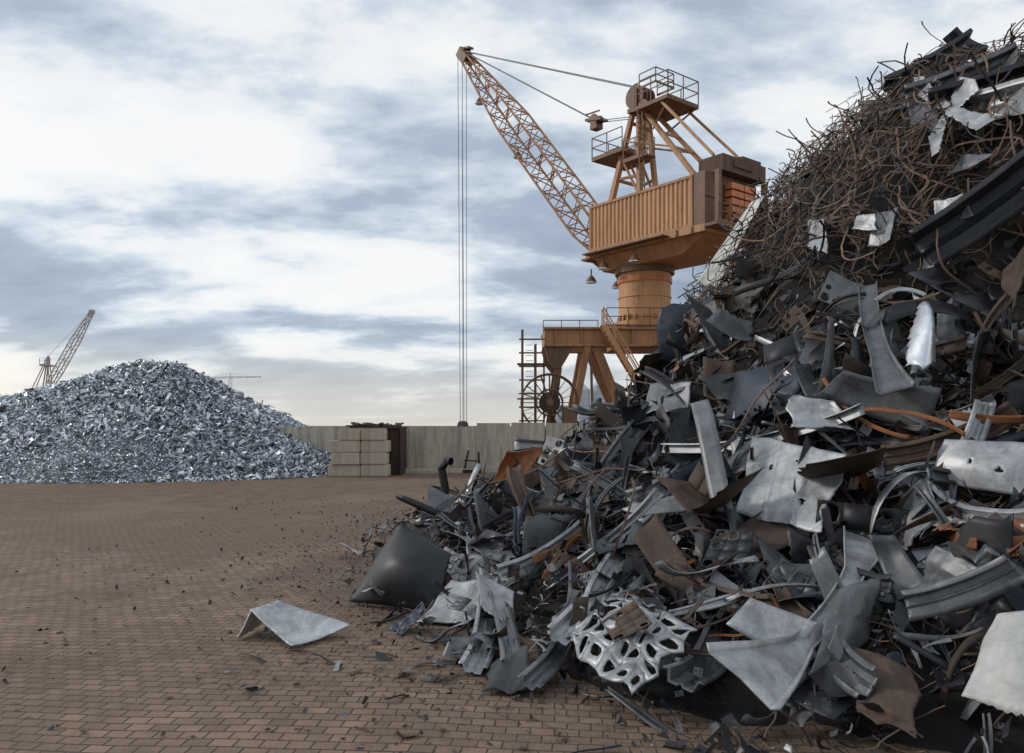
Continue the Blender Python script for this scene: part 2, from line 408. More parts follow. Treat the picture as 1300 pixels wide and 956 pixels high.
for i in range(21000):
    x,y=rand_heap_pt(rg,i>19000); z=Hs(x,y)
    wz=wirezone(x,y,z)
    if not wz and rg.random()<.6: continue
    if z<.3 and rg.random()<.7: continue
    nr=Hn(x,y); P=WIR[rg.choice(60)]
    sc=rg.uniform(.4,1.3) if wz else rg.uniform(.25,.75)
    pos=Vector((x,y,z))+nr*rg.uniform(-.05,.32 if wz else .1)
    st.put(P,sc*np.array([1,1,.4]),basis(nr+Vector(rg.normal(size=3))*.22,rg.uniform(0,6.28)),pos,6 if rg.random()<.88 else 2,rg.random()**1.5)
st.make('scrap_heap',[M[k] for k in KEYS],kind='stuff',label='tall heap of mixed dark steel and rusty scrap metal',category='scrap heap')
# ------------------------------------------------------------ individual medium pieces
NAMES={'sheet':('scrap_sheet','crumpled %s metal sheet lying on the scrap heap','metal sheet'),
 'strip':('scrap_strip','twisted %s metal strip on the scrap heap','metal strip'),
 'channel':('scrap_channel_beam','bent %s channel section on the scrap heap','metal beam'),
 'perf':('perforated_sheet','buckled %s stamped sheet with holes on the heap','metal sheet'),
 'bracket':('scrap_bracket','flared %s steel bracket on the scrap heap','metal bracket')}
COLN={'light':'light grey','mid':'grey','dark':'dark','rust':'rusty brown','orange':'orange rusted','alu':'shiny silver','white':'white','wire':'rusty','blue':'blue black'}
def solid(o,t=.008):
    md=o.modifiers.new('thickness','SOLIDIFY'); md.thickness=t; md.offset=0
for i in range(285):
    near=i%2==0
    x,y=rand_heap_pt(rg,near,True); z=Hs(x,y)
    for _ in range(3):
        if wirezone(x,y,z): x,y=rand_heap_pt(rg,near,True); z=Hs(x,y)
    P=PRO[rg.choice(len(PRO))]; nr=Hn(x,y)
    k=KEYS[pickmat(rg,z,x,y)]
    if k=='wire': k='mid'
    sz=rg.uniform(.35,.85) if near else rg.uniform(.4,1.2)
    if wirezone(x,y,z): sz*=.5
    if z<.4: sz*=.5
    view=(Vector((0,0,EYE))-Vector((x,y,z))).normalized()
    R=basis(nr+view*.4+Vector(rg.normal(size=3))*.4,rg.uniform(0,6.28))
    nm,lb,cat=NAMES[P[0]]
    o=mkobj(nm,(P[1]*sz)@R.T,P[2],M[k],tint=rg.random(),loc=Vector((x,y,z))+nr*rg.uniform(.04,.2),label=lb%COLN[k],category=cat,group='scrap pieces on the heap')
    solid(o,.006)
# ------------------------------------------------------------ hero pieces
def hero_sweep(name,label,cat,PA,PB,prof,mat,n=28,hint=None,th=.008,tint=.6,**kw):
    L=(PB-PA).length; V,F=sweep(L,n,prof,**kw); V=align(V,len(prof),L)
    X=(PB-PA).normalized(); c=(PA+PB)/2
    h=Vector(hint) if hint else (Vector((0,0,EYE))-c).normalized()+Vector((0,0,.3))
    Z=(h-X*h.dot(X)).normalized(); Y=Z.cross(X)
    R=np.array([[X.x,Y.x,Z.x],[X.y,Y.y,Z.y],[X.z,Y.z,Z.z]])
    for i in range(len(V)): V[i]+=np.array([0,0,.012*L*noise.noise(Vector(V[i]*5/L))])
    o=mkobj(name,V@R.T,F,M[mat],tint=tint,loc=PA,label=label,category=cat)
    solid(o,th); return o
def flat(w): return [(-w/2,0),(-w/4,0),(0,0),(w/4,0),(w/2,0)]
def chan(w,h,l=.03): return [(-w/2-l,h),(-w/2,h),(-w*.4,0),(-w*.1,0),(0,.25*h),(w*.1,0),(w*.4,0),(w/2,h),(w/2+l,h)]
def pmap(c,bulge=0,crump=.05,seed=0,rib=0,nf=4):
    a,b_,c2,d=c; nn=(c2-a).cross(d-b_).normalized()
    if nn.dot(Vector((0,0,EYE))-a)<0: nn=-nn
    S=((b_-a).length+(d-a).length)/2
    r_=np.random.default_rng(seed+500)
    fl=[(r_.uniform(0,math.pi),r_.uniform(-.3,.3),r_.uniform(-1,1)) for _ in range(nf)]
    def fn(s,t):
        p=a.lerp(b_,s).lerp(d.lerp(c2,s),t)
        z=bulge*S*math.sin(math.pi*s)*math.sin(math.pi*t)+crump*.2*S*noise.noise(Vector((s*2.2,t*2.2,seed)))+crump*.08*S*noise.noise(Vector((s*8,t*8,seed+3)))
        for an,c0,am in fl:
            q=(s-.5)*math.cos(an)+(t-.5)*math.sin(an)-c0
            if q>0: z+=am*crump*2.2*S*q
        if rib: z+=rib*S*max(0,math.cos(s*math.pi*6))**6
        return p+nn*z
    return fn
def hero_patch(name,label,cat,c,mat,nx=24,ny=20,ragged=.06,tint=.6,th=.008,holes=(),cut=None,**kw):
    fn=pmap(c,**kw); sd=kw.get('seed',0)
    def e(k,x):
        v=ragged*.8*abs(noise.noise(Vector((x*1.5,k*3.1,sd))))*2
        if (k+sd)%3==0: v+=ragged*.7*abs(noise.noise(Vector((x*12,k*5,sd))))
        return v
    V=[];ST=[]
    for i in range(nx+1):
        for j in range(ny+1):
            s,t=i/nx,j/ny; e0,e1,e2,e3=e(0,t),e(1,t),e(2,s),e(3,s)
            s2=e0+(1-e0-e1)*s; t2=e2+(1-e2-e3)*t; ST.append((s2,t2)); V.append(fn(s2,t2))
    F=[]
    for i in range(nx):
        for j in range(ny):
            q=(i*(ny+1)+j,(i+1)*(ny+1)+j,(i+1)*(ny+1)+j+1,i*(ny+1)+j+1)
            s=sum(ST[k][0] for k in q)/4;t=sum(ST[k][1] for k in q)/4
            if any(((s-h[0])/h[2])**2+((t-h[1])/h[3])**2<1 for h in holes): continue
            if cut and cut(s,t): continue
            F.append(q)
    ctr=sum(V,Vector())/len(V)
    o=mkobj(name,[v-ctr for v in V],F,M[mat],tint=tint,loc=ctr,label=label,category=cat,smooth=18); solid(o,th); return o
def Q(*p): return [sight(*q) for q in p]
s_=sight
hero_patch('curved_plate','large dark curved steel plate leaning at heap edge','metal plate',[Vector((-1.55,7.45,.03)),Vector((-.62,6.95,.03)),Vector((-.55,7.3,.5)),Vector((-1.08,7.6,.78))],'dark',bulge=.2,crump=.04,ragged=.05,seed=2,tint=.3)
hero_patch('bent_plate','light grey torn plate under the dark plate','metal plate',[Vector((-.85,6.75,.01)),Vector((-.3,6.55,.03)),Vector((-.1,6.9,.3)),Vector((-.55,7.1,.32))],'light',crump=.12,ragged=.1,seed=5)
hero_patch('bent_plate','grey crumpled plate lying at heap toe','metal plate',[Vector((-.75,7.4,.08)),Vector((-.05,7.1,.15)),Vector((.0,7.5,.5)),Vector((-.7,7.9,.4))],'mid',crump=.14,ragged=.1,seed=6,tint=.8)
hero_patch('stamped_sheet','light grey stamped steel sheet with ribs and bent edges','metal sheet',Q((282,-108,.45),(398,-150,.45),(440,-62,.55),(305,-12,.55)),'light',bulge=.04,crump=.07,rib=.018,ragged=.05,seed=11,tint=.75,nx=40,ny=30,holes=((.3,.62,.03,.04),(.72,.3,.025,.03),(.55,.75,.02,.02)))
fn=pmap(Q((45,-262,.4),(150,-335,.4),(232,-255,.4),(120,-188,.4)),bulge=.08,crump=.10,seed=21)
rg2=np.random.default_rng(3)
V,F=ringcells(8,5,rg2,.08); V=[fn(s+.12*noise.noise(Vector((s*5,t*5,1))),t+.14*noise.noise(Vector((s*5,t*5,4)))) for s,t in V]; ctr=sum(V,Vector())/len(V)
o=mkobj('lattice_sheet',[v-ctr for v in V],F,M['light'],tint=.7,loc=ctr,label='light grey stamped lattice sheet full of large holes',category='metal sheet'); solid(o,.014)
hero_sweep('flared_bracket','long pale grey steel bracket flaring at both ends','metal bracket',s_(290,-320,.5),s_(448,-142,.55),[(-.13,.04),(-.11,0),(0,.015),(.11,0),(.13,.04)],'light',C=.5,B=.3,th=.012,tint=.7,wf=lambda s:.5+2.8*max(0,.32-s)**1.0*1.6+1.6*max(0,s-.78)*2)
hero_sweep('flared_bracket','grey bracket with widened end among the scrap','metal bracket',s_(250,0,.3),s_(275,-100,.4),flat(.1),'mid',C=-.5,B=.9,tint=.9)
for a,b_,wd,mt,B,C in(((60,-270),(200,-62),.15,'light',.3,.2),((100,-240),(185,-120),.11,'light',.2,-.4),((215,-325),(285,-155),.17,'mid',.9,.3),((110,-110),(180,20),.18,'mid',.9,-.6),((-50,-310),(-30,-190),.14,'light',.5,.2),((0,-300),(-20,-215),.09,'mid',.3,.1),((150,-95),(215,-60),.14,'light',-.4,.5),((330,-120),(480,-205),.09,'dark',.6,.3),((-15,-190),(90,-130),.12,'light',.4,.3),((390,-260),(455,-330),.14,'mid',.3,.4),((560,-60),(600,30),.09,'light',.6,.3),((20,-330),(80,-180),.10,'mid',.3,.5),((470,-40),(640,20),.12,'rust',.2,.5),((500,-230),(640,-180),.12,'mid',.3,.3),((190,-180),(330,-230),.10,'rust',.5,.4)):
    hero_sweep('channel_beam','%s bent pressed steel channel on the heap'%COLN[mt],'metal beam',s_(*a,.42),s_(*b_,.42),chan(wd,wd*.35),mat=mt,B=B,C=C,tw=.4,tint=.7)
hero_sweep('twisted_strip','wide dark grey steel strip twisted over the heap','metal strip',s_(92,-110,.4),s_(178,55,.5),flat(.26),'mid',B=.9,A=.35,C=.3,tw=.5,tint=.45)
hero_sweep('twisted_strip','grey wavy steel strip hanging down the slope','metal strip',s_(235,10,.4),s_(268,-110,.4),flat(.16),'mid',B=-1.0,A=.3,tw=.3,tint=.9)
hero_sweep('long_rail','long slim silver edged rail lying across the heap','metal rail',s_(190,-28,.55),s_(445,22,.55),[(-.05,.02),(-.045,0),(.045,0),(.05,.03),(.03,.05)],'light',C=.35,B=.1,tint=.6,n=40)
hero_patch('aluminium_shell','shiny silver oval shell standing on the heap','metal shell',Q((507,172,.5),(498,70,.5),(540,62,.45),(532,150,.45)),'alu',bulge=.28,crump=.04,ragged=.18,seed=31,tint=.7)
hero_sweep('curved_hoop','thin silver curved hoop beside the bright shell','metal hoop',s_(462,158,.5),s_(525,165,.5),flat(.035),'light',C=-1.5,tint=.9)
hero_sweep('slotted_bracket','dark grey bracket with flared foot standing upright','metal bracket',s_(452,180,.4),s_(488,45,.5),[(-.12,.04),(-.1,0),(.1,0),(.12,.04)],'mid',C=.25,wf=lambda s:.7+2*max(0,s-.7),tint=.7)
hero_patch('curved_body_panel','long pale grey curved body panel with rolled edge','metal panel',Q((530,-70,.45),(660,-95,.45),(665,-20,.5),(545,-15,.5)),'light',bulge=.12,crump=.05,ragged=.04,seed=41,tint=.7,nx=36,holes=((.4,.5,.02,.06),(.7,.4,.03,.05)))
hero_sweep('curved_rail','pale curved pressed rail at heap slope','metal rail',s_(520,-75,.5),s_(662,-120,.5),chan(.1,.05),'light',C=.9,tint=.8)
hero_patch('white_shell','chipped off white rounded painted metal shell','metal shell',Q((570,-345,.3),(720,-400,.3),(720,-215,.4),(610,-240,.4)),'white',bulge=.2,crump=.06,ragged=.06,seed=43,tint=.5)
for a,b_,wd,C,B in(((395,60),(505,-15),.035,.7,.5),((440,20),(575,-12),.035,-.7,.4),((555,15),(655,8),.07,.3,.3),((28,-170),(112,-115),.08,.3,.5),((40,-195),(100,-130),.04,-.4,.3),((545,-125),(590,-150),.07,.3,.3),((650,-120),(640,-155),.12,.1,.3)):
    hero_sweep('rusty_strip','orange rusted curved steel strip on the heap','metal strip',s_(*a,.42),s_(*b_,.42),flat(wd),'orange',C=C,B=B,tw=.9,tint=.4)
hero_patch('rusty_plate','orange rusted torn plate at the heap edge','metal plate',Q((-28,-75,.5),(15,-66,.5),(38,-34,.5),(-10,-36,.5)),'orange',crump=.12,ragged=.08,seed=50,tint=.8)
hero_patch('rusty_plate','brown rusty folded plate on heap edge','metal plate',Q((150,65,.3),(185,60,.3),(215,100,.3),(165,90,.3)),'rust',crump=.12,ragged=.1,seed=52,tint=1.0)
T=lambda az,el,d:Vector((az/1000*d,d,EYE+el/1000*d))
hero_patch('star_plate','light grey star shaped plate on top of the heap','metal plate',Q((530,350,.75),(615,385,.75),(592,425,.7),(508,440,.6)),'light',crump=.08,ragged=.03,seed=60,tint=.85,nx=40,ny=40,cut=lambda s,t:(abs(t-.5)<.27*(1-s/.4)) or (abs(s-.5)<.3*(1-(1-t)/.42)) or (t<.42 and abs(s-.42)<.3*(1-t/.42)) or (s>.62 and abs(t-.5)<.3*(s-.62)/.38))
for a,b_,wd,mt,C,d1,d2 in(((478,425),(590,488),.26,'dark',.1,0,0),((500,415),(645,470),.2,'mid',.15,0,0),((530,400),(700,450),.34,'dark',.05,0,0),((575,395),(720,430),.28,'light',-.2,0,0),((555,498),(600,470),.12,'dark',.5,11.3,11.2),((520,220),(700,350),.36,'dark',.15,0,0),((440,400),(540,430),.14,'mid',.2,0,0)):
    lo=T(a[0],a[1],d1) if d1 else s_(a[0],a[1],.5); hi=T(b_[0],b_[1],d2) if d2 else s_(b_[0],b_[1],.5)
    hero_sweep('steel_girder','%s bent steel girder jutting from the heap top'%COLN[mt],'metal beam',lo,hi,chan(wd,wd*.45,.05),mt,C=C,B=.2,tint=.7,th=.015)
for k,(q,mt) in enumerate((((s_(560,430,.4),s_(640,425,.4),s_(650,462,.3),s_(575,458,.3)),'mid'),((s_(600,400,.5),s_(660,385,.5),s_(668,425,.5),s_(610,430,.5)),'light'),((s_(505,385,.4),s_(545,370,.4),s_(540,405,.4),s_(500,415,.4)),'mid'),((s_(375,225,.4),s_(400,218,.4),s_(398,262,.4),s_(380,258,.4)),'light'),((s_(430,250,.4),s_(465,245,.4),s_(462,270,.4),s_(435,268,.4)),'light'),((s_(535,255,.4),s_(590,262,.4),s_(580,285,.4),s_(540,280,.4)),'light'))):
    hero_patch('torn_plate','%s torn flat plate on the upper heap'%COLN[mt],'metal plate',list(q),mt,crump=.12,ragged=.1,seed=200+k,tint=.6)
hero_patch('pale_sheet','pale dented sheet leaning on the steep shoulder','metal sheet',[T(232,178,11.6),T(262,172,11.4),T(324,292,11.4),T(303,285,11.6)],'white',crump=.06,ragged=.06,seed=70,tint=.7)
hero_patch('dark_sheet','blue black curved sheet sticking out of heap','metal sheet',[T(182,80,12.4),T(250,75,12),T(252,168,12),T(190,150,12.4)],'blue',bulge=.15,crump=.1,ragged=.1,seed=71,tint=.5)
hero_patch('dark_sheet','dark folded sheet on the heap slope','metal sheet',Q((255,-20,.3),(350,20,.3),(385,70,.3),(300,60,.3)),'blue',bulge=.15,crump=.08,ragged=.08,seed=72,tint=.5)
hero_patch('bent_plate','grey bent plate high on the slope','metal plate',Q((165,10,.4),(215,25,.4),(225,62,.4),(178,50,.4)),'mid',crump=.14,ragged=.1,seed=73,tint=1)
for k,(a,sz) in enumerate((((20,-115),60),((-40,-155),45),((60,-60),45),((110,-150),50),((-20,-225),40),((0,-330),45),((500,-170),60),((420,-260),70),((480,-330),70),((560,-190),50),((390,10),50),((600,90),50),((470,250),30),((575,330),40),((640,200),50),((560,130),40),((520,-110),50),((350,-200),50))):
    rr_=np.random.default_rng(100+k); c=[]
    a0=rr_.uniform(0,6.28); asp=rr_.uniform(.35,.8)
    for j in range(4):
        an=j*math.pi/2+rr_.uniform(-.35,.35); px,py=sz*1.1*math.cos(an),sz*asp*math.sin(an)
        c.append(s_(a[0]+px*math.cos(a0)-py*math.sin(a0),a[1]+px*math.sin(a0)+py*math.cos(a0),rr_.uniform(.15,.5)))
    mt=['light','mid','rust','mid','light','dark'][k%6]
    hero_patch('crumpled_sheet','%s crumpled torn sheet resting on the heap'%COLN[mt],'metal sheet',c,mt,crump=.16,bulge=.05,ragged=.12,seed=80+k,nf=8,tint=rr_.uniform(.4,.9),nx=22,ny=20)
pts=[Vector((-.97,11.2,.2)),Vector((-.98,11.2,.5)),Vector((-.95,11.2,.8)),Vector((-1.0,11.2,1.08)),Vector((-.93,11.15,1.2)),Vector((-.86,11.1,1.19))]
V,F=tube_path(pts,.06,10)
mkobj('bent_pipe',V,F,M['dark'],tint=.5,label='dark bent pipe sticking up from heap toe',category='pipe')
for i in range(80):
    x,y=rand_heap_pt(rg,False,True); z=Hs(x,y)
    if z<3: x,y=rand_heap_pt(rg,False,True); z=Hs(x,y)
    if z<.5: continue
    nr=Hn(x,y); V,F=p_wire(rg,16,.008,rg.uniform(.1,.6),5)
    R=basis(nr,rg.uniform(0,6.28))
    mkobj('bent_rod',(V*rg.uniform(.9,1.8))@R.T,F,M['wire'] if i%4 else M['dark'],tint=rg.random()*.8+.2,loc=Vector((x,y,z))+nr*rg.uniform(.1,.3),label='thin rusty bent reinforcing rod in the heap',category='metal rod',group='bent rods on the heap')
# ------------------------------------------------------------ loose piece and debris on the paving
def G(x,y,z): return Vector((x,y,z))
hp=empty('folded_panel',(-1.72,6.35,0),label='loose pale grey folded panel lying on the pavers',category='metal panel')
def gridobj(name,fn,nx,ny,mat,parent,tint,rg_=.05):
    V=[fn(min(1,max(0,i/nx+rg_*noise.noise(Vector((i*.9,j*.9,1))))),min(1,max(0,j/ny+rg_*noise.noise(Vector((i*.9,j*.9,8)))))) for i in range(nx+1) for j in range(ny+1)]
    F=[(i*(ny+1)+j,(i+1)*(ny+1)+j,(i+1)*(ny+1)+j+1,i*(ny+1)+j+1) for i in range(nx) for j in range(ny)]
    o=mkobj(name,V,F,mat,parent,tint=tint,smooth=18); solid(o,.008); return o
fn=pmap([G(-.44,-.14,.01),G(-.37,-.05,.22),G(-.22,.14,.24),G(-.33,.20,.01)],bulge=.08,crump=.1,seed=3)
gridobj('flap',fn,16,14,M['light'],hp,.9,.03)
fn=pmap([G(-.375,-.055,.225),G(.06,-.40,.015),G(.40,.06,.05),G(-.215,.145,.245)],bulge=-.10,crump=.10,seed=14,nf=6)
gridobj('panel_body',fn,28,20,M['light'],hp,1.1,.03)
for i in range(80):
    if i<45:
        a=rg.uniform(math.pi*.85,math.pi*1.45); r=rg.uniform(11.0,12.3); x,y=CX+r*math.cos(a),CY+r*math.sin(a)
    else: x,y=rg.uniform(-2.0,-.1),rg.uniform(4.8,6.2)
    P=PRO[rg.choice(len(PRO))]; k=['light','mid','dark','rust'][rg.integers(0,4)]; sz=rg.uniform(.05,.22)
    R=basis(Vector((0,0,1))+Vector(rg.normal(size=3))*.15,rg.uniform(0,6.28)); W=(P[1]*np.array([1,1,.5])*sz)@R.T; W[:,2]-=W[:,2].min()
    mkobj('scrap_fragment',W,P[2],M[k],tint=rg.random(),loc=(x,y,.004),label='small %s metal fragment on the paving'%COLN[k],category='metal fragment',group='loose fragments on the paving')
grit=Stuff()
for i in range(4200):
    a=rg.uniform(math.pi*.8,math.pi*1.5); r=10.8+abs(rg.normal())*.9; x,y=CX+r*math.cos(a),CY+r*math.sin(a)
    if i%4==0: x,y=rg.uniform(-6,1),rg.uniform(3.5,18)
    P=PRO[rg.choice(30)]; sz=rg.uniform(.012,.07)
    grit.put(P,sz,basis(Vector((0,0,1))+Vector(rg.normal(size=3))*.2,rg.uniform(0,6.28)),(x,y,.01),[2,3,3,1,3][i%5],rg.random())
grit.make('metal_grit',[M[k] for k in KEYS],kind='stuff',label='fine rusty metal grit and crumbs on pavers',category='debris')
# ------------------------------------------------------------ aluminium mound
def Ms(x,y):
    dx=x+13.4; dy=y-30.5
    rx=8.9 if dx>0 else 18.0
    r=math.sqrt((dx/rx)**2+(dy/7.3)**2)
    z=4.3*(1-r)**1.08 if 0.06<r<1 else (4.3*(.94)**1.08+(.06-r)*1.2 if r<=.06 else -4*(r-1))
    k_=min(1,max(0,z))
    z+=.20*noise.noise(Vector((x*.35,y*.35,3)))*k_+.10*noise.noise(Vector((x*1.1,y*1.1,6)))*k_
    r2=math.hypot((x+13.2)/2.6,(y-24.3)/1.3); z=max(z,.95*(1-r2))
    return z
st=Stuff(); nx,ny=110,70; V=[];F=[]
for i in range(nx):
    for j in range(ny):
        x=-33+29*i/(nx-1); y=22.5+16*j/(ny-1); V.append((x,y,Ms(x,y)-.06))
for i in range(nx-1):
    for j in range(ny-1):
        q=(i*ny+j,(i+1)*ny+j,(i+1)*ny+j+1,i*ny+j+1)
        if max(V[k][2] for k in q)>-.05: F.append(q)
st.V.append(np.array(V)); st.F+=F; st.m+=[1]*len(F); st.t.append(np.full(len(V),.5)); st.o=len(V)
SH=[]
for k in range(24):
    a,b_=rg.uniform(.15,.7),rg.uniform(-.4,.4); V=np.array([(-.5,-a/2,0),(0,-a/2*rg.uniform(.6,1.2),b_),(.5,-a/2*rg.uniform(.3,1),0),(-.5,a/2*rg.uniform(.3,1),0.05),(0,a/2,b_),(.5,a/2*rg.uniform(.4,1),-.1)])
    SH.append(('s',V,[(0,1,4,3),(1,2,5,4)]))
cnt=0
while cnt<62000:
    x=rg.uniform(-26,-4.4); y=rg.uniform(22.6,32.5); z=Ms(x,y)
    if z<-.05: continue
    cnt+=1
    small=(x+13.2)**2/6.8+(y-24.3)**2/1.8<1.1
    sz=rg.uniform(.05,.14) if small else min(.6,.075+rg.exponential(.075))
    st.put(SH[rg.integers(0,24)],np.array([sz,sz*rg.uniform(.3,.9),sz]),basis(Vector((rg.normal()*.6,rg.normal()*.6-.3,1)),rg.uniform(0,6.28)),(x,y,max(.02,z)+rg.uniform(-.04,.06)),0 if rg.random()<.93 else 2,rg.random())
st.make('aluminium_mound',[M['shard'],M['shardcore'],M['dark']],kind='stuff',smooth=0,label='big bluish silver mound of shredded aluminium scrap',category='scrap heap')
# ------------------------------------------------------------ wall, blocks, container
x=-16.0
wl=empty('concrete_wall',(0,28.6,0),label='long stained concrete panel wall behind the yard',category='wall')
while x<18:
    L=2.45 if x<-3.6 else 1.25
    mb=MB(); h=1.64+.04*random.random()+(.14 if x>-3.6 else 0)
    mb.box((x+.022,-.12,0.0),(x+L-.022,.13,h)); 
    if x>-3.6: mb.box((x+.022,-.3,0.0),(x+L-.022,-.122,.22))
    fin(mb,'wall_panel',M['concrete'],wl,smooth=0); x+=L
mb=MB(); mb.box((-4.4,-.55,0.0),(-1.2,-.305,.16)); mb.box((-4.4,-.8,0.0),(-2.6,-.555,.09)); fin(mb,'footing_ledge',M['block'],wl,smooth=0)
for r in range(4):
    for c_ in range(2):
        if c_==0: x0=-6.1+(.0,.12,.0,.35)[r]; x1=-5.05
        else: x0=-5.03; x1=-4.12-(.0,.05,.0,.12)[r]
        wd=x1-x0; bm=MB(); e=.025
        bm.box((e,e,0),(wd-e,.62-e,.395)); bm.box((0,0,e),(wd,.62,.395-e))
        o=fin(bm,'concrete_block',M['block'],smooth=0,label='pale concrete stacking block in low stack by wall',category='concrete block',group='stacked concrete blocks',loc=(x0,26.05+random.uniform(-.05,.05)+(.12 if c_ else 0),r*.4))
ct=MB(); 
for i in range(20):
    xa=-5.5+i*.085; ct.box((xa,26.95+(.03 if i%2 else 0),.02),(xa+.083,28.2,1.6))
for i in range(12):
    ya=26.92+i*.105; ct.box((-3.84+(.03 if i%2 else 0),ya,.02),(-3.80+(.03 if i%2 else 0),ya+.1,1.6))
ct.box((-5.55,26.85,1.6),(-3.76,28.25,1.66)); ct.box((-3.82,26.84,0),(-3.73,26.95,1.6))
rb=empty('rusty_container',(0,0,0),label='brown rusted corrugated scrap container against wall',category='container')
fin(ct,'container_body',M['brownrust'],rb,smooth=0)
tp=MB()
for i in range(40):
    p=Vector((random.uniform(-5.4,-3.9),random.uniform(27,28),1.68)); q=p+Vector((random.uniform(-.4,.4),random.uniform(-.3,.3),random.uniform(0,.12))); tp.beam(p,q,.16,.05)
fin(tp,'scrap_load',M['brownrust'],rb,smooth=0)
mb=MB(); mb.box((-1.75,28.0,0),(-1.1,28.25,.12)); mb.beam((-1.7,28.1,.1),(-1.55,28.1,.8),.07); mb.beam((-1.15,28.1,.1),(-1.2,28.1,.75),.07); mb.beam((-1.7,28.1,.45),(-1.15,28.1,.42),.05)
fin(mb,'steel_stand',M['black'],label='small dark steel stand at foot of wall',category='stand')
# ------------------------------------------------------------ harbour crane
CR=empty('harbour_crane',(8.1,48.1,0),label='tall weathered orange harbour crane with lattice boom',category='crane')
SR=rad(128.1)
def sl_(mb,name,mats,smooth=35,parent=None,**k):
    o=fin(mb,name,mats,parent or CR,smooth=smooth,**k)
    if parent is None: o.rotation_euler=(0,0,SR)
    return o
mb=MB(); mb.tube((0,0,7.6),(0,0,10.9),1.58,40); mb.tube((0,0,7.55),(0,0,7.95),1.85,40); mb.tube((0,0,9.4),(0,0,9.46),1.63,40)
for i in range(24):
    a=i*math.pi/12; mb.beam((1.7*math.cos(a),1.7*math.sin(a),7.95),(1.58*math.cos(a),1.58*math.sin(a),8.35),.05,.2)
fin(mb,'column',M['crane'],CR)
mb=MB(); mb.tube((0,0,10.3),(0,0,10.6),1.66,40); fin(mb,'slewing_ring',M['crane_o'],CR)
mb=MB(); mb.tube((0,0,10.86),(0,0,11.25),1.8,40); fin(mb,'slewing_gear',M['crane_b'],CR)
def taper(mb,x0,x1,y,z0,z1,ix0,ix1,iy):
    V=[(x0+ix0,-y+iy,z0),(x1-ix1,-y+iy,z0),(x1-ix1,y-iy,z0),(x0+ix0,y-iy,z0),(x0,-y,z1),(x1,-y,z1),(x1,y,z1),(x0,y,z1)]
    mb.add(V,[(0,3,2,1),(4,5,6,7),(0,1,5,4),(1,2,6,5),(2,3,7,6),(3,0,4,7)])
mb=MB(); taper(mb,-6.2,2.3,2.0,11.2,12.0,2.0,.3,.4); mb.box((-6.4,-2.4,12.0),(2.7,2.4,12.38))
for i in range(8): mb.box((-5.6+i*1.05,2.4,12.02),(-5.5+i*1.05,2.5,12.36)); 
sl_(mb,'turntable_frame',M['crane_d'],0)
mb=MB(); taper(mb,1.0,3.2,1.4,11.25,12.0,.3,.9,.2); mb.box((2.7,-2.0,11.98),(3.3,2.2,12.1)); sl_(mb,'boom_foot_bracket',M['crane_b'],0)
mb=MB()
X0,X1,Y0=-5.5,2.5,2.25
prof=[];x=X0+.15
while x<X1-.3:
    prof+=[(x,Y0),(x+.12,Y0),(x+.17,Y0-.07),(x+.27,Y0-.07)]; x+=.32
prof.append((X1-.15,Y0))
for sgn in(1,-1):
    V=[(a,b_*sgn,z) for a,b_ in prof for z in(12.55,15.05)]
    mb.add(V,[(2*i,2*i+2,2*i+3,2*i+1) for i in range(len(prof)-1)])
V=[]; y=-2.1; pr=[]
while y<2.0: pr+=[(X1,y),(X1,y+.12),(X1-.06,y+.17),(X1-.06,y+.27)]; y+=.32
pr.append((X1,2.1)); V=[(a,b_,z) for a,b_ in pr for z in(12.55,15.05)]
mb.add(V,[(2*i,2*i+2,2*i+3,2*i+1) for i in range(len(pr)-1)])
sl_(mb,'machine_house',M['crane'],0)
mb=MB()
for z0,z1 in((12.385,12.55),(15.05,15.2)):
    for s in(1,-1):
        y0,y1=sorted((s*2.12,s*2.29)); mb.box((X0,y0,z0),(X1,y1,z1))
    mb.box((X1-.14,-2.115,z0),(X1+.03,2.115,z1)); mb.box((X0,-2.115,z0),(X0+.12,2.115,z1))
for xx in(X0,X1-.16):
    for s in(1,-1): 
        y0,y1=sorted((s*2.10,s*2.28)); mb.box((xx,y0,12.553),(xx+.16,y1,15.047))
mb.box((X0+.16,-2.1,15.08),(X1-.16,2.1,15.16)); sl_(mb,'house_frame',M['crane_d'],0)
mb=MB(); mb.box((-6.3,-2.25,12.4),(-5.55,2.24,15.25)); mb.box((-6.36,-2.2,13.9),(-6.305,2.2,14.0))
sl_(mb,'rear_cabin',M['crane_b'],0)
mb=MB(); mb.box((-6.9,-2.35,15.28),(-5.3,1.5,16.15)); mb.box((-6.98,-1.1,15.6),(-6.91,.6,16.0)); mb.box((-6.7,-2.2,16.15),(-5.5,-.5,16.45)); sl_(mb,'counterweight',M['cw'],0)
mb=MB()
for i in range(5):
    for j in range(2): mb.box((-6.82,-1.6+j*1.15,12.8+i*.42),(-6.37,-.53+j*1.15,13.12+i*.42))
sl_(mb,'ballast_stack',M['crane_o'],0)
mb=MB(); mb.box((-7.2,-2.4,12.2),(-6.42,2.4,12.36)); mb.rail([(-7.2,2.3,12.36),(-7.2,-2.3,12.36)],1.0); mb.box((-6.9,-2.6,12.4),(-5,-2.4,14.6)); mb.beam((-6.9,1.9,12.3),(-6.9,1.9,15.2),.25); mb.beam((-6.9,-2.2,12.3),(-6.9,-2.2,15.2),.25); sl_(mb,'rear_walkway',M['crane_b'],0)
mb=MB(); mb.box((-4.0,2.42,12.1),(2.4,3.0,12.16));  sl_(mb,'side_walkway',M['crane_b'],0)
mb=MB()
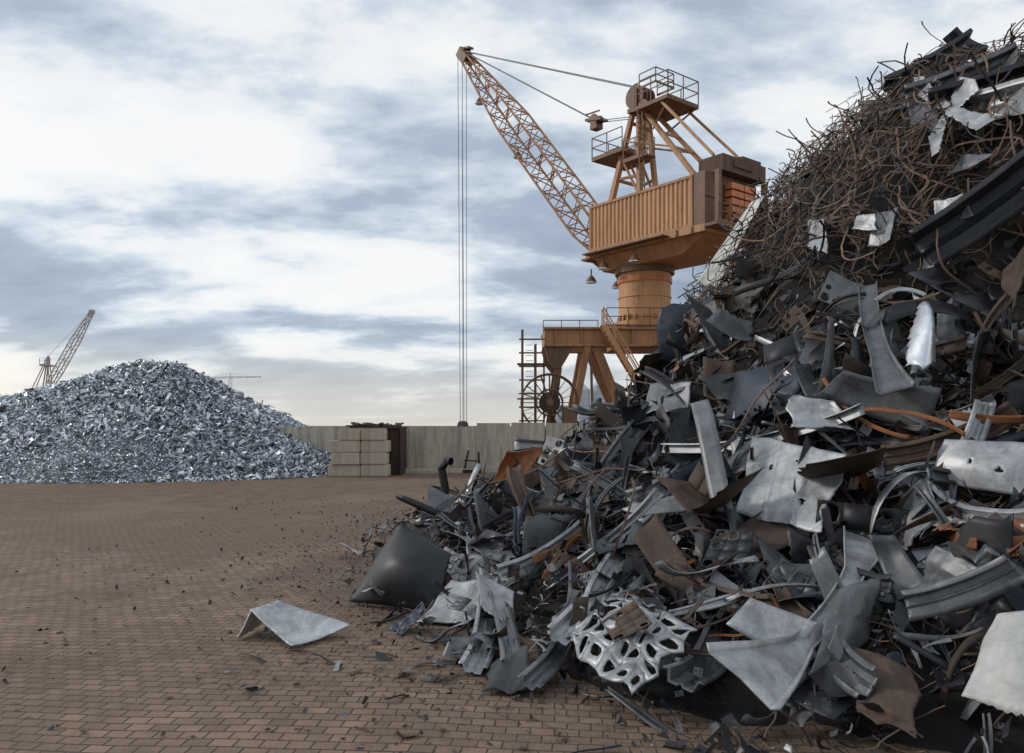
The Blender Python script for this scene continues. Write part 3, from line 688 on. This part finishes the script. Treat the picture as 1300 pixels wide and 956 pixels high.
for s in(1,-1):
    mb.beam((1.7,s*1.25,15.2),(.35,s*.45,21.4),.32,.32,.26,.26)
    mb.beam((-5.0,s*1.25,15.3),(.0,s*.45,21.2),.24,.24)
    mb.beam((-.3,s*.8,15.2),(.1,s*.4,20.9),.26,.26)
    mb.beam((1.4,s*1.1,16.8),(-.2,s*.7,16.8),.14); mb.beam((1.1,s*.95,18.2),(-.2,s*.7,15.6),.12); mb.beam((.9,s*.8,19.1),(-3.0,s*.9,17.7),.1)
for z,x_,y_ in((16.8,1.35,1.1),(18.7,.9,.85),(20.2,.6,.6)): mb.beam((x_,-y_,z),(x_,y_,z),.16)
mb.beam((1.3,-1,16.8),(.95,.85,18.6),.1); mb.beam((-3,-.9,17.7),(-3,.9,17.7),.12); mb.beam((-2.1,-.8,18.8),(-2.1,.8,18.8),.12)
mb.beam((-6.3,1.5,16.2),(-2.4,1.2,20.4),.14); mb.beam((-6.3,-1.5,16.2),(-2.4,-1.2,20.4),.14)
sl_(mb,'mast_frame',M['crane_d'],0)
mb=MB()
for y in(-.5,-.17,.17,.5):
    mb.tube((.35,y-.06,21.75),(.35,y+.06,21.75),.72,24); mb.tube((-.25,y-.06,20.9),(-.25,y+.06,20.9),.5,20)
mb.beam((.3,-.65,20.7),(.3,-.65,22.2),.5,.08); mb.beam((.3,.65,20.7),(.3,.65,22.2),.5,.08); mb.box((.0,-.9,20.7),(.6,.9,20.95))
sl_(mb,'mast_head_sheaves',M['crane_b'])
mb=MB(); mb.box((-3.0,-1.4,20.4),(-.3,1.4,20.5)); mb.rail([(-.4,1.35,20.5),(-3,1.35,20.5),(-3,-1.35,20.5),(-.4,-1.35,20.5)],1.5); mb.beam((-2.9,1.2,20.4),(-1.2,.6,19.3),.08); mb.beam((-2.9,-1.2,20.4),(-1.2,-.6,19.3),.08)
mb.rail([(-.3,-.8,21.9),(-1.6,-.8,21.9),(-1.6,.8,21.9),(-.3,.8,21.9)],.9)
sl_(mb,'upper_platform',M['crane_b'],0)
mb=MB(); mb.box((.5,-1.5,18.3),(3.1,1.5,18.42)); mb.rail([(.5,1.45,18.42),(3.1,1.45,18.42),(3.1,-1.45,18.42),(.5,-1.45,18.42)],1.35); mb.rail([(-1.5,1.45,17.6),(.4,1.45,17.6)],1.2); mb.box((-1.5,.7,17.5),(.4,1.5,17.6)); mb.box((1.8,-.6,18.42),(2.6,.5,19.1))
sl_(mb,'service_platform',M['crane_b'],0)
mb=MB()
for s in(-.2,.2): mb.beam((-1.2,1.5+s,15.3),(-.9,1.4+s,20.4),.05)
for i in range(16): z=15.5+i*.31; mb.beam((-1.2+.3*i/16,1.3,z),(-1.2+.3*i/16,1.7,z),.035)
sl_(mb,'mast_ladder',M['crane_b'],0)
def lattice(mb,p,q,w0,wm,w1,n,r,rd):
    p=Vector(p);q=Vector(q);d=(q-p).normalized(); a=Vector((0,1,0)); c=a.cross(d).normalized()
    def st_(t): 
        wd=w0+(wm-w0)*min(1,t/.12) if t<.12 else (wm if t<.62 else wm+(w1-wm)*(t-.62)/.38)
        P=p.lerp(q,t); return [P+a*wd*.5*i+c*wd*.5*j for i,j in((-1,-1),(1,-1),(1,1),(-1,1))]
    S=[st_(i/n) for i in range(n+1)]
    for i in range(n):
        for k in range(4):
            mb.tube(S[i][k],S[i+1][k],r,6)
            k2=(k+1)%4
            if i%2==0: mb.tube(S[i][k],S[i+1][k2],rd,4)
            else: mb.tube(S[i][k2],S[i+1][k],rd,4)
            if i%2==0: mb.tube(S[i][k],S[i][k2],rd,4)
    return S
RT=Vector((2.9,0,12.6)); TP=Vector((19.3,0,31.4))
mb=MB(); lattice(mb,RT,TP,1.0,1.8,.6,26,.08,.042); sl_(mb,'boom',M['crane_d'],0)
bd=(TP-RT).normalized()
mb=MB(); 
for y in(-.3,0,.3): mb.tube(TP+Vector((.1,y-.06,.15)),TP+Vector((.1,y+.06,.15)),.5,20)
mb.beam(TP-bd*.9+Vector((0,.42,0)),TP+bd*.5+Vector((0,.42,0)),.08,.75); mb.beam(TP-bd*.9-Vector((0,.42,0)),TP+bd*.5-Vector((0,.42,0)),.08,.75)
mb.beam(TP+Vector((-.9,0,.3)),TP+Vector((.2,0,.6)),.5,.14); sl_(mb,'boom_head',M['crane_b'])
mb=MB()
for y in(-.35,.35):
    mb.tube((.35,y,22.4),TP+Vector((0,y*.7,.35)),.035,5)
    mb.tube((.1,y*.6,20.6),(4.4,y*.6,21.55),.03,5); mb.tube((4.4,y*.6,21.7),TP+Vector((-.3,y*.6,.1)),.03,5)
sl_(mb,'stay_cable',M['rope'])
mb=MB()
for y in(-.25,.25): mb.tube((4.2,y-.06,21.6),(4.2,y+.06,21.6),.36,18)
mb.beam((3.5,0,21.45),(4.9,0,21.75),.75,.16); mb.beam((3.6,.3,22.0),(4.9,.3,22.1),.08); mb.box((3.9,-.3,21.0),(4.5,.3,21.3)); sl_(mb,'floating_sheave_block',M['crane_b'])
mb=MB()
for dx,dy in((-.3,-.14),(-.12,.14),(.3,-.14),(.5,.14)):
    mb.tube((TP.x+.25+dx,dy,TP.z),(TP.x+.1+dx*.6,dy,1.9),.024,5)
sl_(mb,'hoist_rope',M['rope'])
mb=MB(); mb.tube((TP.x+.25,-.25,1.6),(TP.x+.25,.25,1.6),.45,20); mb.box((TP.x,-.3,1.0),(TP.x+.5,.3,1.5)); mb.path([(TP.x+.25,0,1.0),(TP.x+.25,0,.6),(TP.x+.45,0,.4),(TP.x+.3,0,.2),(TP.x+.05,0,.35)],.08,8); sl_(mb,'hook_block',M['black'])
def lampm(p):
    mb=MB(); p=Vector(p); mb.tube(p,p+Vector((0,0,-.45)),.05,6); mb.tube(p+Vector((0,0,-.45)),p+Vector((0,0,-.8)),.14,14,.36); 
    o=sl_(mb,'flood_lamp',M['crane_b'])
    m2=MB(); m2.tube(p+Vector((0,0,-.8)),p+Vector((0,0,-.86)),.34,14); fin(m2,'lamp_glass',M['lamp'],o)
for t in(.55,.84): lampm(RT.lerp(TP,t)+Vector((0,.4,-.95)))
lampm((1.2,2.3,12.0)); lampm((-1.4,2.4,12.0)); lampm((2.6,2.0,11.4)); lampm((2.9,-.6,11.4))
mb=MB()
for y in(-1.9,1.9):
    mb.box((-6.2,y-.3,6.4),(5.4,y+.3,7.3)); mb.box((-6.25,y-.5,7.3),(5.5,y+.5,7.4)); mb.box((-6.25,y-.45,6.3),(5.5,y+.45,6.4))
    for i in range(8): mb.box((-5.6+i*1.5,y-.42,6.4),(-5.52+i*1.5,y+.42,7.3))
mb.box((-6.2,-1.55,6.5),(-5.8,1.55,7.3)); mb.box((-2.2,-1.55,6.2),(2.2,1.55,7.5)); mb.box((4.8,-1.55,6.5),(5.4,1.55,7.3))
fin(mb,'portal',M['crane_d'],CR,smooth=0)
for y in(-1.9,1.9):
    mb=MB(); mb.beam((-3.7,y,6.3),(-4.9,y,0),.4,.8,.35,.4); fin(mb,'portal_leg',M['crane_d'],CR,smooth=0)
    mb=MB(); mb.beam((-3.2,y,6.3),(-.6,y,.0),.4,.55,.35,.35); fin(mb,'portal_leg',M['crane_d'],CR,smooth=0)
    mb=MB(); mb.beam((4.3,y,6.3),(4.9,y,0),.6,1.0,.5,.5); fin(mb,'portal_leg',M['crane_d'],CR,smooth=0)
    mb=MB(); 
    V=[(-6.2,y-.25,6.3),(-4.5,y-.25,6.3),(-4.9,y-.25,5.6),(-5.2,y-.25,5.1),(-5.6,y-.25,5.0),(-6.0,y-.25,5.5)]; V+=[(a,b_+.5,c_) for a,b_,c_ in V]
    mb.add(V,[(0,1,2,3,4,5),(11,10,9,8,7,6)]+[(i,i+6,(i+1)%6+6,(i+1)%6) for i in range(6)])
    mb.beam((-5.35,y,5.1),(-6.0,y,0),.35,.4,.35,.35); fin(mb,'portal_leg',M['crane_b'],CR,smooth=0)
mb=MB(); mb.rail([(-2.6,-2.4,7.42),(-2.6+5,-2.4,7.42)],1.1); mb.rail([(-6.1,2.3,7.42),(-2.6,2.3,7.42)],1.0); fin(mb,'portal_railing',M['crane_b'],CR,smooth=0)
mb=MB()
a0=Vector((-2.9,-3.0,7.4)); a1=Vector((-.2,-3.0,2.9))
for dy in(-.4,.4): mb.beam(a0+Vector((0,dy,0)),a1+Vector((0,dy,0)),.08,.26); mb.beam(a0+Vector((0,dy,1)),a1+Vector((0,dy,1)),.07); mb.beam(a0+Vector((0,dy,.55)),a1+Vector((0,dy,.55)),.05)
for i in range(17):
    p=a0.lerp(a1,i/16); mb.box((p.x-.13,p.y-.38,p.z-.02),(p.x+.13,p.y+.38,p.z+.02))
    if i%4==0: 
        for dy in(-.4,.4): mb.beam(p+Vector((0,dy,0)),p+Vector((0,dy,1)),.06)
mb.box((-.4,-3.5,2.75),(1.2,-2.4,2.87)); mb.beam((.9,-3.3,0),(.9,-3.3,2.75),.15); mb.beam((-.2,-3.3,0),(-.2,-3.3,2.75),.15)
fin(mb,'staircase',M['crane'],CR,smooth=0)
mb=MB()
for dx in(0,.75,1.25):
    for dy in(0,.8): mb.beam((-7.5+dx,-2.9+dy,0),(-7.5+dx,-2.9+dy,7.2-dx*1.1),.13 if dx<1 else .07)
for i in range(9): z=.4+i*.78; mb.beam((-7.7,-2.9,z),(-6.2,-2.9,z),.07,.09); mb.beam((-7.5,-2.9,z),(-7.5,-2.1,z),.06)
for i in range(22): mb.beam((-7.3,-2.95,.3+i*.3),(-6.9,-2.95,.3+i*.3),.03)
for z in(3.2,5.2): mb.box((-7.8,-3.1,z),(-6.0,-2.0,z+.06))
fin(mb,'ladder_tower',M['crane_b'],CR,smooth=0)
RC=Vector((-5.95,-3.0,3.0)); mb=MB(); R_=1.62
for y in(-.35,.35):
    pts=[RC+Vector((R_*math.cos(t*math.pi/20),y,R_*math.sin(t*math.pi/20))) for t in range(41)]; mb.path(pts,.055,6)
    pts=[RC+Vector((.75*math.cos(t*math.pi/12),y,.75*math.sin(t*math.pi/12))) for t in range(25)]; mb.path(pts,.04,6)
    for k in range(20):
        a=k*math.pi/10; mb.beam(RC+Vector((.2*math.cos(a),y,.2*math.sin(a))),RC+Vector((R_*math.cos(a),y,R_*math.sin(a))),.06,.03)
mb.tube(RC+Vector((0,-.5,0)),RC+Vector((0,.8,0)),.22,14)
reel=fin(mb,'cable_reel',M['crane_b'],CR)
mb=MB(); mb.tube(RC+Vector((0,-.3,0)),RC+Vector((0,.3,0)),.6,32); fin(mb,'coiled_cable',M['black'],reel)
mb=MB(); mb.beam((-3.4,-2.3,0),(-3.5,-2.3,5.9),.14); mb.box((-7.0,-2.3,.8),(-3.2,-2.1,1.0)); mb.box((-5.2,-3.4,1.6),(-4.4,-2.6,2.7)); fin(mb,'reel_support',M['crane_b'],CR,smooth=0)
# ------------------------------------------------------------ distant crane, tower crane, industrial buildings
D=140
dc=empty('distant_crane',(-83.5,D,0),label='faded distant lattice boom crane behind the mound',category='crane')
mb=MB(); 
lattice(mb,(1.5,0,9),(8.8,0,21.8),.8,1.2,.5,12,.09,.045); mb.box((8.5,-.4,21.6),(9.2,.4,22.2)); fin(mb,'boom',M['faded'],dc,smooth=0)
mb=MB()
for s in(-.5,.5): mb.beam((.2,s,7),(1.1,s*.4,14),.18); mb.beam((-1.6,s,8),(1.0,s*.4,13.8),.13); mb.beam((1.6,s,8),(1.1,s*.4,13.8),.13)
mb.box((.1,-1.0,12.2),(2.0,1.0,12.4)); mb.rail([(.1,-1,12.4),(2.0,-1,12.4)],1.2,.04); mb.tube((1.1,-.1,14),(8.8,-.1,22),.04,4); fin(mb,'mast_frame',M['faded'],dc,smooth=0)
mb=MB(); mb.box((-2.2,-1.5,6),(1.8,1.5,8.0)); mb.tube((0,0,0),(0,0,6),1.2,16); mb.box((-2.3,-1.6,8.0),(1.9,1.6,8.15)); mb.box((-1.5,-1.56,6.8),(-.6,-1.51,7.6)); fin(mb,'machine_house',M['faded'],dc,smooth=0)
D=330
tw=empty('tower_crane',(-118,D,0),label='tiny far off tower crane with horizontal jib',category='crane')
mb=MB()
lattice(mb,(-12,0,21.6),(13,0,22.0),.5,.5,.4,16,.07,.04); fin(mb,'jib',M['hazy'],tw,smooth=0)
mb=MB()
for dx in(-.5,.5):
    for dy in(-.5,.5): mb.beam((dx,dy,0),(dx,dy,21.5),.1)
for i in range(12): mb.beam((-.5,-.5,i*1.8),(.5,-.5,i*1.8+1.8),.07)
mb.beam((0,0,21.8),(0,0,23.6),.2); mb.beam((0,0,23.6),(9,0,22.0),.06); mb.beam((0,0,23.6),(-9,0,21.8),.06); fin(mb,'mast',M['hazy'],tw,smooth=0)
for i,(x,r,h) in enumerate(((11.6,1.3,8.6),(14.4,1.3,9.2),(17.0,1.0,7.0))):
    mb=MB(); mb.tube((0,0,0),(0,0,h-1),r,28); mb.tube((0,0,h-1),(0,0,h),r,28,.25)
    for z in range(1,int(h)-1): mb.tube((0,0,z),(0,0,z+.08),r+.05,28)
    fin(mb,'storage_silo',M['grey'],loc=(x,130,0),label='pale grey distant storage silo',category='silo',group='distant storage silos')
wh=empty('warehouse',(10.5,150,0),label='low pale distant warehouse with strip windows',category='building')
mb=MB(); mb.box((-2,0,0),(14,12,5.2)); mb.box((-2.2,-.2,5.2),(14.2,12.2,5.5)); fin(mb,'wall',M['grey'],wh,smooth=0)
for i in range(6): 
    mb=MB(); mb.box((-1+i*2.4,-.06,2.6),(.4+i*2.4,-.01,3.8)); fin(mb,'window',M['black'],wh,smooth=0)
